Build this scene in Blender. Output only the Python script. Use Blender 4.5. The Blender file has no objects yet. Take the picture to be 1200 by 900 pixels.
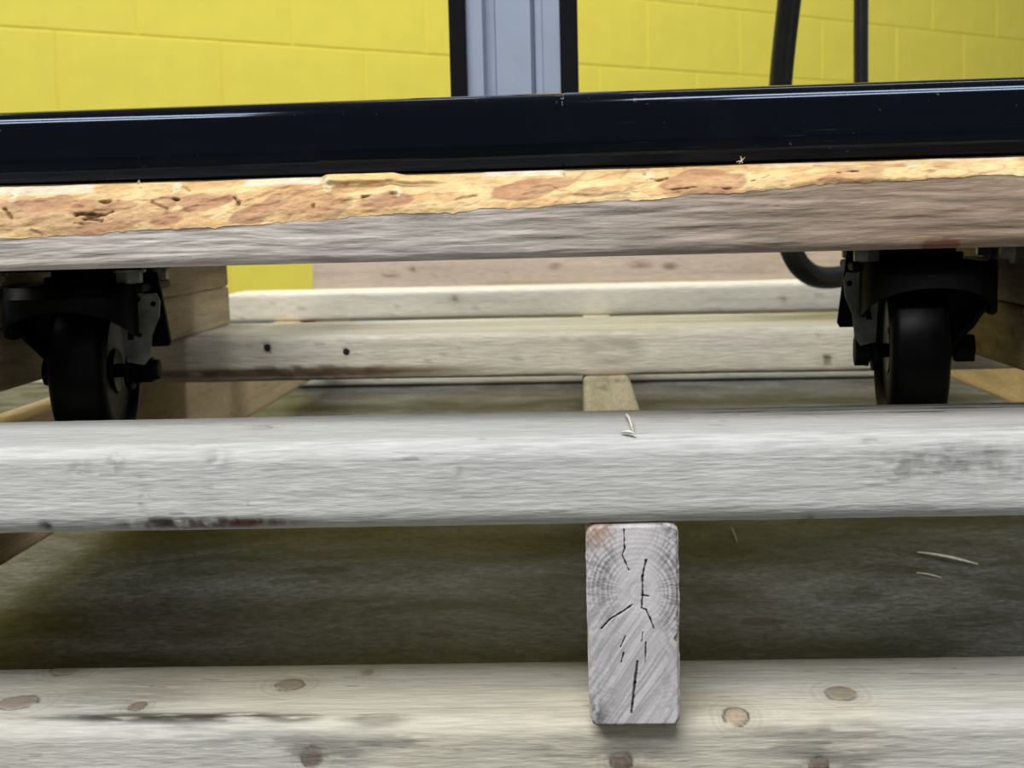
import bpy, bmesh, math, random
import numpy as np
from mathutils import Matrix, Vector
random.seed(7)
R = math.radians
SC = bpy.context.scene
COL = SC.collection

# ------------------------------------------------------------------ camera
FPX = 1650.0
CAMZ = 0.250
CAM = Vector((0, 0, CAMZ))
CROT = Matrix.Rotation(R(2.9), 3, 'Z') @ Matrix.Rotation(R(90 - 6.57), 3, 'X') @ Matrix.Rotation(R(-1.4), 3, 'Z')
cd = bpy.data.cameras.new('camera')
cd.sensor_width = 36.0
cd.lens = 36.0 * FPX / 1200.0
cd.clip_start = 0.02
cd.clip_end = 60
cd.dof.use_dof = True
cd.dof.focus_distance = 0.62
cd.dof.aperture_fstop = 26
cam = bpy.data.objects.new('camera', cd)
COL.objects.link(cam)
cam.matrix_world = Matrix.Translation(CAM) @ CROT.to_4x4()
SC.camera = cam

# ------------------------------------------------------------------ light
w = bpy.data.worlds.new('world')
SC.world = w
w.use_nodes = True
bg = w.node_tree.nodes['Background']
bg.inputs[0].default_value = (0.86, 0.93, 1.0, 1)
bg.inputs[1].default_value = 0.225


def area(name, loc, sx, sy, power, col=(1, 1, 1), target=None):
    l = bpy.data.lights.new(name, 'AREA')
    l.shape = 'RECTANGLE'
    l.size, l.size_y = sx, sy
    l.energy = power
    l.color = col
    o = bpy.data.objects.new(name, l)
    COL.objects.link(o)
    o.location = loc
    t = Vector(target if target else (loc[0], loc[1], 0))
    o.rotation_euler = (t - Vector(loc)).to_track_quat('-Z', 'Y').to_euler()
    return o


# fluorescent strips overhead: two behind the camera, one each side; plus a fill added to brighten the wall
area('ceiling_light_front', (-0.7, -1.05, 3.0), 2.6, 0.34, 77, (0.97, 0.985, 1.0), (0.0, 0.6, 0.1))
area('ceiling_light_front', (-0.7, -2.0, 3.0), 2.6, 0.34, 84, (0.97, 0.985, 1.0), (0.0, 0.6, 0.1))
area('ceiling_light_right', (2.9, 1.2, 3.2), 0.6, 2.6, 55, (0.9, 0.95, 1.0), (0.2, 1.2, 0))
area('ceiling_light_left', (-2.8, 1.8, 3.2), 1.4, 2.6, 110, (1, 0.985, 0.95), (0, 1.6, 0))
area('wall_fill_light', (0.6, 2.0, 3.3), 2.4, 1.0, 85, (1, 0.985, 0.95), (1.6, 5.0, 1.2))

SC.view_settings.view_transform = 'Standard'
SC.view_settings.look = 'None'
SC.view_settings.gamma = 1
SC.view_settings.use_curve_mapping = False
SC.view_settings.exposure = 0.0


def ray(px, py):
    return CROT @ Vector(((px - 600) / FPX, -(py - 450) / FPX, -1))


def PZ(px, py, z):
    d = ray(px, py)
    return CAM + d * ((z - CAMZ) / d.z)


def PY(px, py, y):
    d = ray(px, py)
    return CAM + d * (y / d.y)


# ------------------------------------------------------------------ helpers
def srgb(r, g, b):
    def f(c):
        c /= 255.0
        return c / 12.92 if c <= 0.04045 else ((c + 0.055) / 1.055) ** 2.4
    return np.array((f(r), f(g), f(b)))


def _hash(i, j, k, seed):
    n = (i * 374761393 + j * 668265263 + k * 2147483647 + seed * 1274126177) & 0xffffffff
    n = ((n ^ (n >> 13)) * 1274126177) & 0xffffffff
    n = n ^ (n >> 16)
    return (n & 0xffff) / 65535.0


def vnoise(p, seed=0):
    f = np.floor(p).astype(np.int64)
    t = p - f
    t = t * t * (3 - 2 * t)
    i, j, k = f[:, 0], f[:, 1], f[:, 2]
    out = 0
    for a in (0, 1):
        wa = t[:, 0] if a else 1 - t[:, 0]
        for b in (0, 1):
            wb = t[:, 1] if b else 1 - t[:, 1]
            for c in (0, 1):
                wc = t[:, 2] if c else 1 - t[:, 2]
                out = out + wa * wb * wc * _hash(i + a, j + b, k + c, seed)
    return out


def fbm(p, sc, seed=0, octs=3):
    q = p * np.array(sc, float)
    s, a, tot = 0, 1.0, 0
    for o in range(octs):
        s = s + a * vnoise(q + 17.3 * o, seed + o)
        tot += a
        a *= 0.5
        q = q * 2.03
    return s / tot


def smooth(a, b, x):
    t = np.clip((x - a) / (b - a), 0, 1)
    return t * t * (3 - 2 * t)


def link(name, me, mat, parent=None, loc=None, rot=None):
    o = bpy.data.objects.new(name, me)
    COL.objects.link(o)
    if mat is not None and not me.materials:
        me.materials.append(mat)
    if parent is not None:
        o.parent = parent
    if loc is not None:
        o.location = loc
    if rot is not None:
        o.rotation_euler = rot
    return o


def empty(name, loc=(0, 0, 0), rot=(0, 0, 0)):
    o = bpy.data.objects.new(name, None)
    COL.objects.link(o)
    o.location = loc
    o.rotation_euler = rot
    o.empty_display_size = 0.05
    return o


def tag(o, label=None, cat=None, group=None, kind=None):
    if label: o['label'] = label
    if cat: o['category'] = cat
    if group: o['group'] = group
    if kind: o['kind'] = kind
    return o


def mesh_np(name, verts, faces, col=None, smooth_shade=True, uvh=None):
    me = bpy.data.meshes.new(name)
    v = np.asarray(verts, np.float32)
    me.from_pydata([], [], []) if False else None
    me.from_pydata(v.tolist(), [], faces if isinstance(faces, list) else faces.tolist())
    me.update()
    if col is not None:
        ca = me.attributes.new('Col', 'FLOAT_COLOR', 'POINT')
        c4 = np.ones((len(v), 4), np.float32)
        c4[:, :3] = col
        ca.data.foreach_set('color', c4.ravel())
    if smooth_shade:
        me.polygons.foreach_set('use_smooth', [True] * len(me.polygons))
    return me


def bm_mesh(name, bm, smooth_shade=False, angle=None):
    me = bpy.data.meshes.new(name)
    bmesh.ops.recalc_face_normals(bm, faces=bm.faces)
    bm.to_mesh(me)
    bm.free()
    if smooth_shade:
        me.polygons.foreach_set('use_smooth', [True] * len(me.polygons))
        if angle:
            me.set_sharp_from_angle(angle=R(angle))
    return me


def bm_box(bm, c, s, bevel=0.0, rot=None, segs=2):
    r = bmesh.ops.create_cube(bm, size=1.0)
    vs = r['verts']
    bmesh.ops.scale(bm, vec=s, verts=vs)
    es = list({e for v in vs for e in v.link_edges})
    if bevel > 0:
        res = bmesh.ops.bevel(bm, geom=es, offset=bevel, segments=segs, profile=0.6, affect='EDGES')
        vs = list({v for f in res['faces'] for v in f.verts} | {v for v in vs if v.is_valid})
    if rot is not None:
        bmesh.ops.rotate(bm, cent=(0, 0, 0), matrix=rot, verts=vs)
    bmesh.ops.translate(bm, vec=c, verts=vs)
    return vs


def bm_cyl(bm, c, r, h, axis='Z', n=24, r2=None, bevel=0.0):
    res = bmesh.ops.create_cone(bm, cap_ends=True, segments=n, radius1=r, radius2=r if r2 is None else r2, depth=h)
    vs = res['verts']
    if bevel > 0:
        es = [e for e in {e for v in vs for e in v.link_edges} if abs((e.verts[0].co - e.verts[1].co).z) < 1e-7]
        rr = bmesh.ops.bevel(bm, geom=es, offset=bevel, segments=2, profile=0.6, affect='EDGES')
        vs = list({v for f in rr['faces'] for v in f.verts} | {v for v in vs if v.is_valid})
    if axis == 'X':
        bmesh.ops.rotate(bm, cent=(0, 0, 0), matrix=Matrix.Rotation(R(90), 3, 'Y'), verts=vs)
    if axis == 'Y':
        bmesh.ops.rotate(bm, cent=(0, 0, 0), matrix=Matrix.Rotation(R(-90), 3, 'X'), verts=vs)
    bmesh.ops.translate(bm, vec=c, verts=vs)
    return vs


def lathe_x(bm, prof, n=48, c=(0, 0, 0)):
    """prof: list of (x, r) swept around the X axis"""
    rings = []
    for (x, r) in prof:
        ring = []
        for k in range(n):
            a = 2 * math.pi * k / n
            ring.append(bm.verts.new((c[0] + x, c[1] + r * math.cos(a), c[2] + r * math.sin(a))))
        rings.append(ring)
    for a, b in zip(rings[:-1], rings[1:]):
        for k in range(n):
            bm.faces.new((a[k], a[(k + 1) % n], b[(k + 1) % n], b[k]))
    bm.faces.new(rings[0])
    bm.faces.new(rings[-1][::-1])


def prism(bm, pts, y0, y1):
    """polygon in XZ extruded along Y"""
    a = [bm.verts.new((x, y0, z)) for x, z in pts]
    b = [bm.verts.new((x, y1, z)) for x, z in pts]
    bm.faces.new(a)
    bm.faces.new(b[::-1])
    n = len(pts)
    for k in range(n):
        bm.faces.new((a[k], b[k], b[(k + 1) % n], a[(k + 1) % n]))


def tube_mesh(name, pts, rad, n=16, sub=10):
    P = [Vector(p) for p in pts]
    out = []
    for i in range(len(P) - 1):
        p0, p1, p2, p3 = P[max(i - 1, 0)], P[i], P[i + 1], P[min(i + 2, len(P) - 1)]
        for k in range(sub):
            t = k / sub
            out.append(0.5 * ((2 * p1) + (p2 - p0) * t + (2 * p0 - 5 * p1 + 4 * p2 - p3) * t * t + (3 * p1 - p0 - 3 * p2 + p3) * t ** 3))
    out.append(P[-1])
    bm = bmesh.new()
    rings = []
    nrm = Vector((0, 1, 0.01))
    for i, p in enumerate(out):
        tg = (out[min(i + 1, len(out) - 1)] - out[max(i - 1, 0)]).normalized()
        nrm = (nrm - tg * nrm.dot(tg)).normalized()
        bn = tg.cross(nrm)
        rings.append([bm.verts.new(p + (nrm * math.cos(2 * math.pi * k / n) + bn * math.sin(2 * math.pi * k / n)) * rad) for k in range(n)])
    for a, b in zip(rings[:-1], rings[1:]):
        for k in range(n):
            bm.faces.new((a[k], a[(k + 1) % n], b[(k + 1) % n], b[k]))
    bm.faces.new(rings[0]); bm.faces.new(rings[-1])
    return bm_mesh(name, bm, True, 50)


# ------------------------------------------------------------------ materials
def new_mat(name):
    m = bpy.data.materials.new(name)
    m.use_nodes = True
    nt = m.node_tree
    return m, nt, nt.nodes['Principled BSDF']


def N(nt, t, **kw):
    n = nt.nodes.new(t)
    for k, v in kw.items():
        setattr(n, k, v)
    return n


def wood_mat(name, grain=0.24, rough=0.72, scale=(50, 700, 700), bump=0.75, bscale=(85, 600, 600), bdist=0.0007, wavy=0.0):
    m, nt, b = new_mat(name)
    tc = N(nt, 'ShaderNodeTexCoord')
    at = N(nt, 'ShaderNodeAttribute', attribute_name='Col')
    src = tc.outputs['Object']
    if wavy > 0:
        n0 = N(nt, 'ShaderNodeTexNoise'); n0.inputs['Scale'].default_value = 9; n0.inputs['Detail'].default_value = 3
        nt.links.new(src, n0.inputs['Vector'])
        vm = N(nt, 'ShaderNodeVectorMath', operation='SCALE'); vm.inputs['Scale'].default_value = wavy
        nt.links.new(n0.outputs['Color'], vm.inputs[0])
        va = N(nt, 'ShaderNodeVectorMath', operation='ADD')
        nt.links.new(src, va.inputs[0]); nt.links.new(vm.outputs[0], va.inputs[1])
        src = va.outputs[0]
    mp = N(nt, 'ShaderNodeMapping'); mp.inputs['Scale'].default_value = scale
    nt.links.new(src, mp.inputs['Vector'])
    n1 = N(nt, 'ShaderNodeTexNoise'); n1.inputs['Scale'].default_value = 1; n1.inputs['Detail'].default_value = 5
    n1.inputs['Roughness'].default_value = 0.6
    nt.links.new(mp.outputs[0], n1.inputs['Vector'])
    rp = N(nt, 'ShaderNodeMapRange'); rp.inputs['From Min'].default_value = 0.3; rp.inputs['From Max'].default_value = 0.7
    rp.inputs['To Min'].default_value = 1 - grain; rp.inputs['To Max'].default_value = 1 + grain * 0.55
    nt.links.new(n1.outputs['Fac'], rp.inputs['Value'])
    # broad blotches
    n2 = N(nt, 'ShaderNodeTexNoise'); n2.inputs['Scale'].default_value = 1; n2.inputs['Detail'].default_value = 4
    mp2 = N(nt, 'ShaderNodeMapping'); mp2.inputs['Scale'].default_value = (9, 45, 45)
    nt.links.new(src, mp2.inputs['Vector']); nt.links.new(mp2.outputs[0], n2.inputs['Vector'])
    rp2 = N(nt, 'ShaderNodeMapRange'); rp2.inputs['From Min'].default_value = 0.3; rp2.inputs['From Max'].default_value = 0.7
    rp2.inputs['To Min'].default_value = 0.93; rp2.inputs['To Max'].default_value = 1.06
    nt.links.new(n2.outputs['Fac'], rp2.inputs['Value'])
    mu = N(nt, 'ShaderNodeMath', operation='MULTIPLY')
    nt.links.new(rp.outputs[0], mu.inputs[0]); nt.links.new(rp2.outputs[0], mu.inputs[1])
    vs = N(nt, 'ShaderNodeVectorMath', operation='SCALE')
    nt.links.new(at.outputs['Color'], vs.inputs[0]); nt.links.new(mu.outputs[0], vs.inputs['Scale'])
    nt.links.new(vs.outputs[0], b.inputs['Base Color'])
    b.inputs['Roughness'].default_value = rough
    b.inputs['Specular IOR Level'].default_value = 0.25
    mp3 = N(nt, 'ShaderNodeMapping'); mp3.inputs['Scale'].default_value = bscale
    nt.links.new(src, mp3.inputs['Vector'])
    n3 = N(nt, 'ShaderNodeTexNoise'); n3.inputs['Scale'].default_value = 1; n3.inputs['Detail'].default_value = 4
    nt.links.new(mp3.outputs[0], n3.inputs['Vector'])
    bp = N(nt, 'ShaderNodeBump'); bp.inputs['Strength'].default_value = bump; bp.inputs['Distance'].default_value = bdist
    nt.links.new(n3.outputs['Fac'], bp.inputs['Height']); nt.links.new(bp.outputs[0], b.inputs['Normal'])
    return m


def plain_mat(name, col, rough=0.5, metal=0.0, spec=0.5, noise=0.1, nscale=60, bump=0.0, bdist=0.0005, coat=0.0):
    m, nt, b = new_mat(name)
    tc = N(nt, 'ShaderNodeTexCoord')
    n1 = N(nt, 'ShaderNodeTexNoise'); n1.inputs['Scale'].default_value = nscale; n1.inputs['Detail'].default_value = 5
    nt.links.new(tc.outputs['Object'], n1.inputs['Vector'])
    cr = N(nt, 'ShaderNodeValToRGB')
    cr.color_ramp.elements[0].position = 0.3; cr.color_ramp.elements[1].position = 0.72
    cr.color_ramp.elements[0].color = tuple(np.array(col) * (1 - noise)) + (1,)
    cr.color_ramp.elements[1].color = tuple(np.minimum(np.array(col) * (1 + noise), 1)) + (1,)
    nt.links.new(n1.outputs['Fac'], cr.inputs[0]); nt.links.new(cr.outputs[0], b.inputs['Base Color'])
    b.inputs['Roughness'].default_value = rough
    b.inputs['Metallic'].default_value = metal
    b.inputs['Specular IOR Level'].default_value = spec
    b.inputs['Coat Weight'].default_value = coat
    if bump:
        bp = N(nt, 'ShaderNodeBump'); bp.inputs['Strength'].default_value = bump; bp.inputs['Distance'].default_value = bdist
        nt.links.new(n1.outputs['Fac'], bp.inputs['Height']); nt.links.new(bp.outputs[0], b.inputs['Normal'])
    return m


def painted_tube_mat(name):
    """black gloss paint with faint scratches, specks and smudges"""
    m, nt, b = new_mat(name)
    tc = N(nt, 'ShaderNodeTexCoord')

    def lay(scale, lo, hi, det=3, sc=1.0):
        mp = N(nt, 'ShaderNodeMapping'); mp.inputs['Scale'].default_value = scale
        nt.links.new(tc.outputs['Object'], mp.inputs['Vector'])
        n = N(nt, 'ShaderNodeTexNoise'); n.inputs['Scale'].default_value = sc; n.inputs['Detail'].default_value = det
        nt.links.new(mp.outputs[0], n.inputs['Vector'])
        r = N(nt, 'ShaderNodeMapRange'); r.inputs['From Min'].default_value = lo; r.inputs['From Max'].default_value = hi
        nt.links.new(n.outputs['Fac'], r.inputs['Value'])
        return r.outputs[0]
    a = lay((25, 900, 900), 0.66, 0.76, 2)       # long scratches
    c = lay((330, 330, 330), 0.70, 0.76, 3)      # specks
    d = lay((30, 30, 60), 0.55, 0.8, 6)          # smudges
    g = lay((14, 14, 14), 0.5, 0.65, 2)
    mu = N(nt, 'ShaderNodeMath', operation='MULTIPLY'); nt.links.new(a, mu.inputs[0]); nt.links.new(g, mu.inputs[1])
    ad = N(nt, 'ShaderNodeMath', operation='MAXIMUM'); nt.links.new(mu.outputs[0], ad.inputs[0]); nt.links.new(c, ad.inputs[1])
    mx = N(nt, 'ShaderNodeMix', data_type='RGBA')
    mx.inputs['A'].default_value = (0.0015, 0.0018, 0.003, 1); mx.inputs['B'].default_value = (0.05, 0.055, 0.06, 1)
    nt.links.new(ad.outputs[0], mx.inputs['Factor'])
    mx2 = N(nt, 'ShaderNodeMix', data_type='RGBA'); mx2.inputs['B'].default_value = (0.004, 0.0045, 0.006, 1)
    nt.links.new(mx.outputs['Result'], mx2.inputs['A']); nt.links.new(d, mx2.inputs['Factor'])
    nt.links.new(mx2.outputs['Result'], b.inputs['Base Color'])
    rr = N(nt, 'ShaderNodeMapRange'); rr.inputs['To Min'].default_value = 0.09; rr.inputs['To Max'].default_value = 0.2
    nt.links.new(d, rr.inputs['Value']); nt.links.new(rr.outputs[0], b.inputs['Roughness'])
    b.inputs['Specular IOR Level'].default_value = 0.32
    b.inputs['Specular Tint'].default_value = (0.62, 0.76, 1.0, 1)
    return m


OIL = []
for px_, py_, lx_, ly_, r_, am_ in ((378, 668, .030, .016, .25, .75), (340, 680, .022, .008, .3, .5), (895, 728, .016, .010, 0, .7), (375, 706, .010, .010, 0, .5), (512, 744, .012, .006, -.2, .6), (1000, 700, .03, .02, .2, .35)):
    q_ = PZ(px_, py_, 0)
    OIL.append((q_.x, q_.y - 3.0, lx_, ly_, r_, am_))


def concrete_mat(name):
    m, nt, b = new_mat(name)
    tc = N(nt, 'ShaderNodeTexCoord')

    def noise(scale, det=6, rough=0.6, dist=0.0):
        mp = N(nt, 'ShaderNodeMapping'); mp.inputs['Scale'].default_value = scale
        nt.links.new(tc.outputs['Object'], mp.inputs['Vector'])
        n = N(nt, 'ShaderNodeTexNoise'); n.inputs['Scale'].default_value = 1; n.inputs['Detail'].default_value = det
        n.inputs['Roughness'].default_value = rough; n.inputs['Distortion'].default_value = dist
        nt.links.new(mp.outputs[0], n.inputs['Vector'])
        return n.outputs['Fac']
    base = N(nt, 'ShaderNodeValToRGB')
    e = base.color_ramp.elements
    e[0].position = 0.40; e[0].color = (*srgb(50, 51, 43), 1)
    e[1].position = 0.62; e[1].color = (*srgb(102, 103, 101), 1)
    nt.links.new(noise((9, 14, 9), 10, 0.78, 0.5), base.inputs[0])
    dark = N(nt, 'ShaderNodeMapRange'); dark.inputs['From Min'].default_value = 0.56; dark.inputs['From Max'].default_value = 0.68
    dark.inputs['To Max'].default_value = 0.5
    nt.links.new(noise((11, 17, 14), 9, 0.7, 1.2), dark.inputs['Value'])
    mx = N(nt, 'ShaderNodeMix', data_type='RGBA'); mx.inputs['B'].default_value = (*srgb(46, 48, 38), 1)
    nt.links.new(base.outputs[0], mx.inputs['A']); nt.links.new(dark.outputs[0], mx.inputs['Factor'])
    pale = N(nt, 'ShaderNodeMapRange'); pale.inputs['From Min'].default_value = 0.62; pale.inputs['From Max'].default_value = 0.72
    pale.inputs['To Max'].default_value = 0.5
    nt.links.new(noise((90, 150, 60), 8, 0.75, 0.4), pale.inputs['Value'])
    mx2 = N(nt, 'ShaderNodeMix', data_type='RGBA'); mx2.inputs['B'].default_value = (*srgb(165, 168, 130), 1)
    nt.links.new(mx.outputs['Result'], mx2.inputs['A']); nt.links.new(pale.outputs[0], mx2.inputs['Factor'])
    fine = N(nt, 'ShaderNodeMapRange'); fine.inputs['From Min'].default_value = 0.41; fine.inputs['From Max'].default_value = 0.60
    fine.inputs['To Min'].default_value = 0.5; fine.inputs['To Max'].default_value = 1.45
    nt.links.new(noise((110, 170, 240), 6, 0.8), fine.inputs['Value'])
    last = mx2.outputs['Result']
    wob = N(nt, 'ShaderNodeTexNoise'); wob.inputs['Scale'].default_value = 28; wob.inputs['Detail'].default_value = 5
    nt.links.new(tc.outputs['Object'], wob.inputs['Vector'])
    for (sx, sy, lx, ly, rot, amt) in OIL:
        sub = N(nt, 'ShaderNodeMapping', vector_type='TEXTURE')
        sub.inputs['Location'].default_value = (sx, sy, 0); sub.inputs['Rotation'].default_value = (0, 0, rot); sub.inputs['Scale'].default_value = (lx, ly, 1)
        nt.links.new(tc.outputs['Object'], sub.inputs['Vector'])
        ln = N(nt, 'ShaderNodeVectorMath', operation='LENGTH'); nt.links.new(sub.outputs[0], ln.inputs[0])
        ad = N(nt, 'ShaderNodeMath', operation='MULTIPLY_ADD'); ad.inputs[1].default_value = 1.6
        nt.links.new(wob.outputs['Fac'], ad.inputs[0]); nt.links.new(ln.outputs['Value'], ad.inputs[2])
        mr = N(nt, 'ShaderNodeMapRange'); mr.inputs['From Min'].default_value = 1.75; mr.inputs['From Max'].default_value = 1.5; mr.inputs['To Max'].default_value = amt
        nt.links.new(ad.outputs[0], mr.inputs['Value'])
        m3 = N(nt, 'ShaderNodeMix', data_type='RGBA'); m3.inputs['B'].default_value = (.012, .012, .012, 1)
        nt.links.new(last, m3.inputs['A']); nt.links.new(mr.outputs[0], m3.inputs['Factor'])
        last = m3.outputs['Result']
    vs = N(nt, 'ShaderNodeVectorMath', operation='SCALE')
    nt.links.new(last, vs.inputs[0]); nt.links.new(fine.outputs[0], vs.inputs['Scale'])
    nt.links.new(vs.outputs[0], b.inputs['Base Color'])
    b.inputs['Roughness'].default_value = 0.6
    bp = N(nt, 'ShaderNodeBump'); bp.inputs['Strength'].default_value = 0.4; bp.inputs['Distance'].default_value = 0.0008
    nt.links.new(noise((140, 140, 140), 6, 0.7), bp.inputs['Height']); nt.links.new(bp.outputs[0], b.inputs['Normal'])
    return m


M_WOOD = wood_mat('planed_pine')
M_WOOD_ROUGH = wood_mat('rough_sawn_pine', grain=0.36, scale=(40, 480, 480), bump=0.9, bscale=(46, 420, 420), bdist=0.0011, wavy=0.006)
M_BARK = wood_mat('waney_inner_bark', grain=0.26, scale=(190, 420, 420), bump=0.9, bscale=(260, 520, 520), bdist=0.0008, rough=0.6, wavy=0.01)
M_END = wood_mat('sawn_end_grain', grain=0.08, scale=(500, 500, 500), bump=0.3, bscale=(700, 700, 700), bdist=0.0004, rough=0.85)
M_TUBE = painted_tube_mat('black_gloss_paint')
M_BLACK = plain_mat('black_steel', (0.004, 0.004, 0.004), 0.6, 0.0, 0.16, 0.5, 120, 0.15)
M_RUBBER = plain_mat('black_polyurethane', (0.0035, 0.0035, 0.004), 0.4, 0, 0.14, 0.4, 220, 0.12)
M_WORN = plain_mat('worn_grey_steel', (0.17, 0.175, 0.155), 0.5, 0.4, 0.5, 0.5, 90, 0.2)
M_ZINC = plain_mat('dull_zinc', (0.26, 0.26, 0.24), 0.45, 0.5, 0.5, 0.3, 150, 0.15)
M_ALU = plain_mat('anodised_aluminium', (0.36, 0.41, 0.51), 0.5, 0.35, 0.5, 0.05, 30)
M_FLANGE = plain_mat('satin_black_rail', (0.004, 0.004, 0.005), 0.6, 0, 0.12, 0.3, 50)
M_HOSE = plain_mat('black_rubber_hose', (0.009, 0.010, 0.011), 0.4, 0, 0.4, 0.3, 40)
M_YELLOW = plain_mat('yellow_masonry_paint', srgb(228, 213, 84), 0.55, 0, 0.3, 0.035, 14, 0.35, 0.002)
M_BASE = plain_mat('blue_grey_cove_base', srgb(120, 128, 136), 0.6, 0, 0.3, 0.1, 20)
M_CONC = concrete_mat('stained_concrete')
M_CHIP = plain_mat('pale_wood_sliver', srgb(228, 222, 205), 0.7, 0, 0.2, 0.2, 300, 0.2)
M_HOLE = plain_mat('dark_nail_head', (0.02, 0.017, 0.014), 0.5, 0.3, 0.4, 0.3, 400)


# ------------------------------------------------------------------ boards
def rr_profile(W, T, rad, step):
    """rounded rectangle in (y, z), y 0..W (0 = front), z 0..T ; ccw seen from +x"""
    pts = []

    def seg(a, b):
        n = max(1, int(round(math.hypot(b[0] - a[0], b[1] - a[1]) / step)))
        for k in range(n):
            t = k / n
            pts.append((a[0] + (b[0] - a[0]) * t, a[1] + (b[1] - a[1]) * t))

    def arc(cx, cz, a0):
        n = max(3, int(rad * 1.57 / step))
        for k in range(n):
            a = a0 + (math.pi / 2) * k / n
            pts.append((cx + rad * math.cos(a), cz + rad * math.sin(a)))
    seg((rad, 0), (W - rad, 0)); arc(W - rad, rad, -math.pi / 2)
    seg((W, rad), (W, T - rad)); arc(W - rad, T - rad, 0)
    seg((W - rad, T), (rad, T)); arc(rad, T - rad, math.pi / 2)
    seg((0, T - rad), (0, rad)); arc(rad, rad, math.pi)
    return np.array(pts)


def sarray(L, a, b, step, coarse):
    s = []
    x = 0.0
    while x < L - 1e-6:
        s.append(x)
        x += step if a - 0.01 <= x <= b + 0.01 else coarse
    s.append(L)
    return np.array(s)


def apply_marks(V, Nn, C, marks, seed):
    """marks work on local 3D coordinates; they are knots, splits and dirt that belong to the board"""
    for mk in marks:
        t = mk['t']
        c = np.array(mk['c'], float)
        if t == 'knot':
            r = np.array(mk['r'], float)
            q = (V - c) / r
            q = q + 0.5 * (fbm(V, (180, 180, 180), seed + 3)[:, None] - 0.5)
            d = np.sqrt((q ** 2).sum(1))
            near = d < 4
            core = 1 - smooth(0.75, 1.05, d)
            ringd = np.exp(-((d - 1.0) / 0.12) ** 2) * smooth(.2, .5, fbm(V, (160, 260, 260), seed + 4))
            halo = np.exp(-(d / 2.2) ** 2) * 0.35
            rg = 0.5 + 0.5 * np.sin(d * 16)
            kc = np.array(mk.get('col', srgb(150, 118, 88)))
            C[:] = C * (1 - halo[:, None]) + (C * np.array((0.93, 0.86, 0.74))) * halo[:, None]
            core = core * mk.get('a', .72)
            C[:] = C * (1 - 0.85 * core[:, None]) + (kc * ((0.62 + 0.3 * rg) * (.65 + .7 * fbm(V, (500, 700, 700), seed + 6, 3)))[:, None]) * (0.85 * core[:, None])
            dk = mk.get('dark', 0.65)
            C[:] = C * (1 - dk * ringd[:, None])
            r2 = np.exp(-((d - 1.5) / 0.10) ** 2) * .16 + np.exp(-((d - 2.0) / 0.12) ** 2) * .10
            C[:] = C * (1 - r2[:, None])
            V += Nn * (mk.get('h', 0.0003) * core - 0.0005 * ringd)[:, None]
            # grain flows round it
            wv = (np.sin(d * 9) * np.exp(-(d / 2.6) ** 2) * 0.06 * near)[:, None]
            C[:] = C * (1 + wv)
        elif t == 'stain':
            r = np.array(mk['r'], float)
            d = np.sqrt((((V - c) / r) ** 2).sum(1))
            n = fbm(V, mk.get('ns', (40, 250, 250)), seed + 11 + int(abs(c[0]) * 1e4) % 50, 4)
            a = (1 - smooth(0.35, 1.0, d)) * smooth(mk.get('lo', 0.42), mk.get('hi', 0.6), n) * mk.get('a', 0.6)
            C[:] = C * (1 - a[:, None]) + np.array(mk['col']) * a[:, None]
            if 'h' in mk:
                V += Nn * (mk['h'] * a)[:, None]
        elif t == 'split':
            e = np.array(mk['e'], float)
            ab = e - c
            tt = np.clip(((V - c) @ ab) / (ab @ ab), 0, 1)
            wob = (fbm(V, (60, 60, 60), seed + 31) - 0.5) * mk.get('wob', 0.003)
            dv = V - (c + tt[:, None] * ab)
            dv[:, 2] += wob
            d = np.sqrt((dv ** 2).sum(1))
            wd = mk['w'] * (0.35 + 0.65 * np.sin(np.pi * np.clip(tt, 0.03, 0.97)))
            a = (1 - smooth(wd * 0.5, wd * 1.5, d)) * mk.get('a', 0.85)
            C[:] = C * (1 - a[:, None]) + srgb(*mk.get('rgb', (38, 32, 26))) * a[:, None]
            V -= Nn * (a * mk.get('depth', 0.0008))[:, None]


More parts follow.
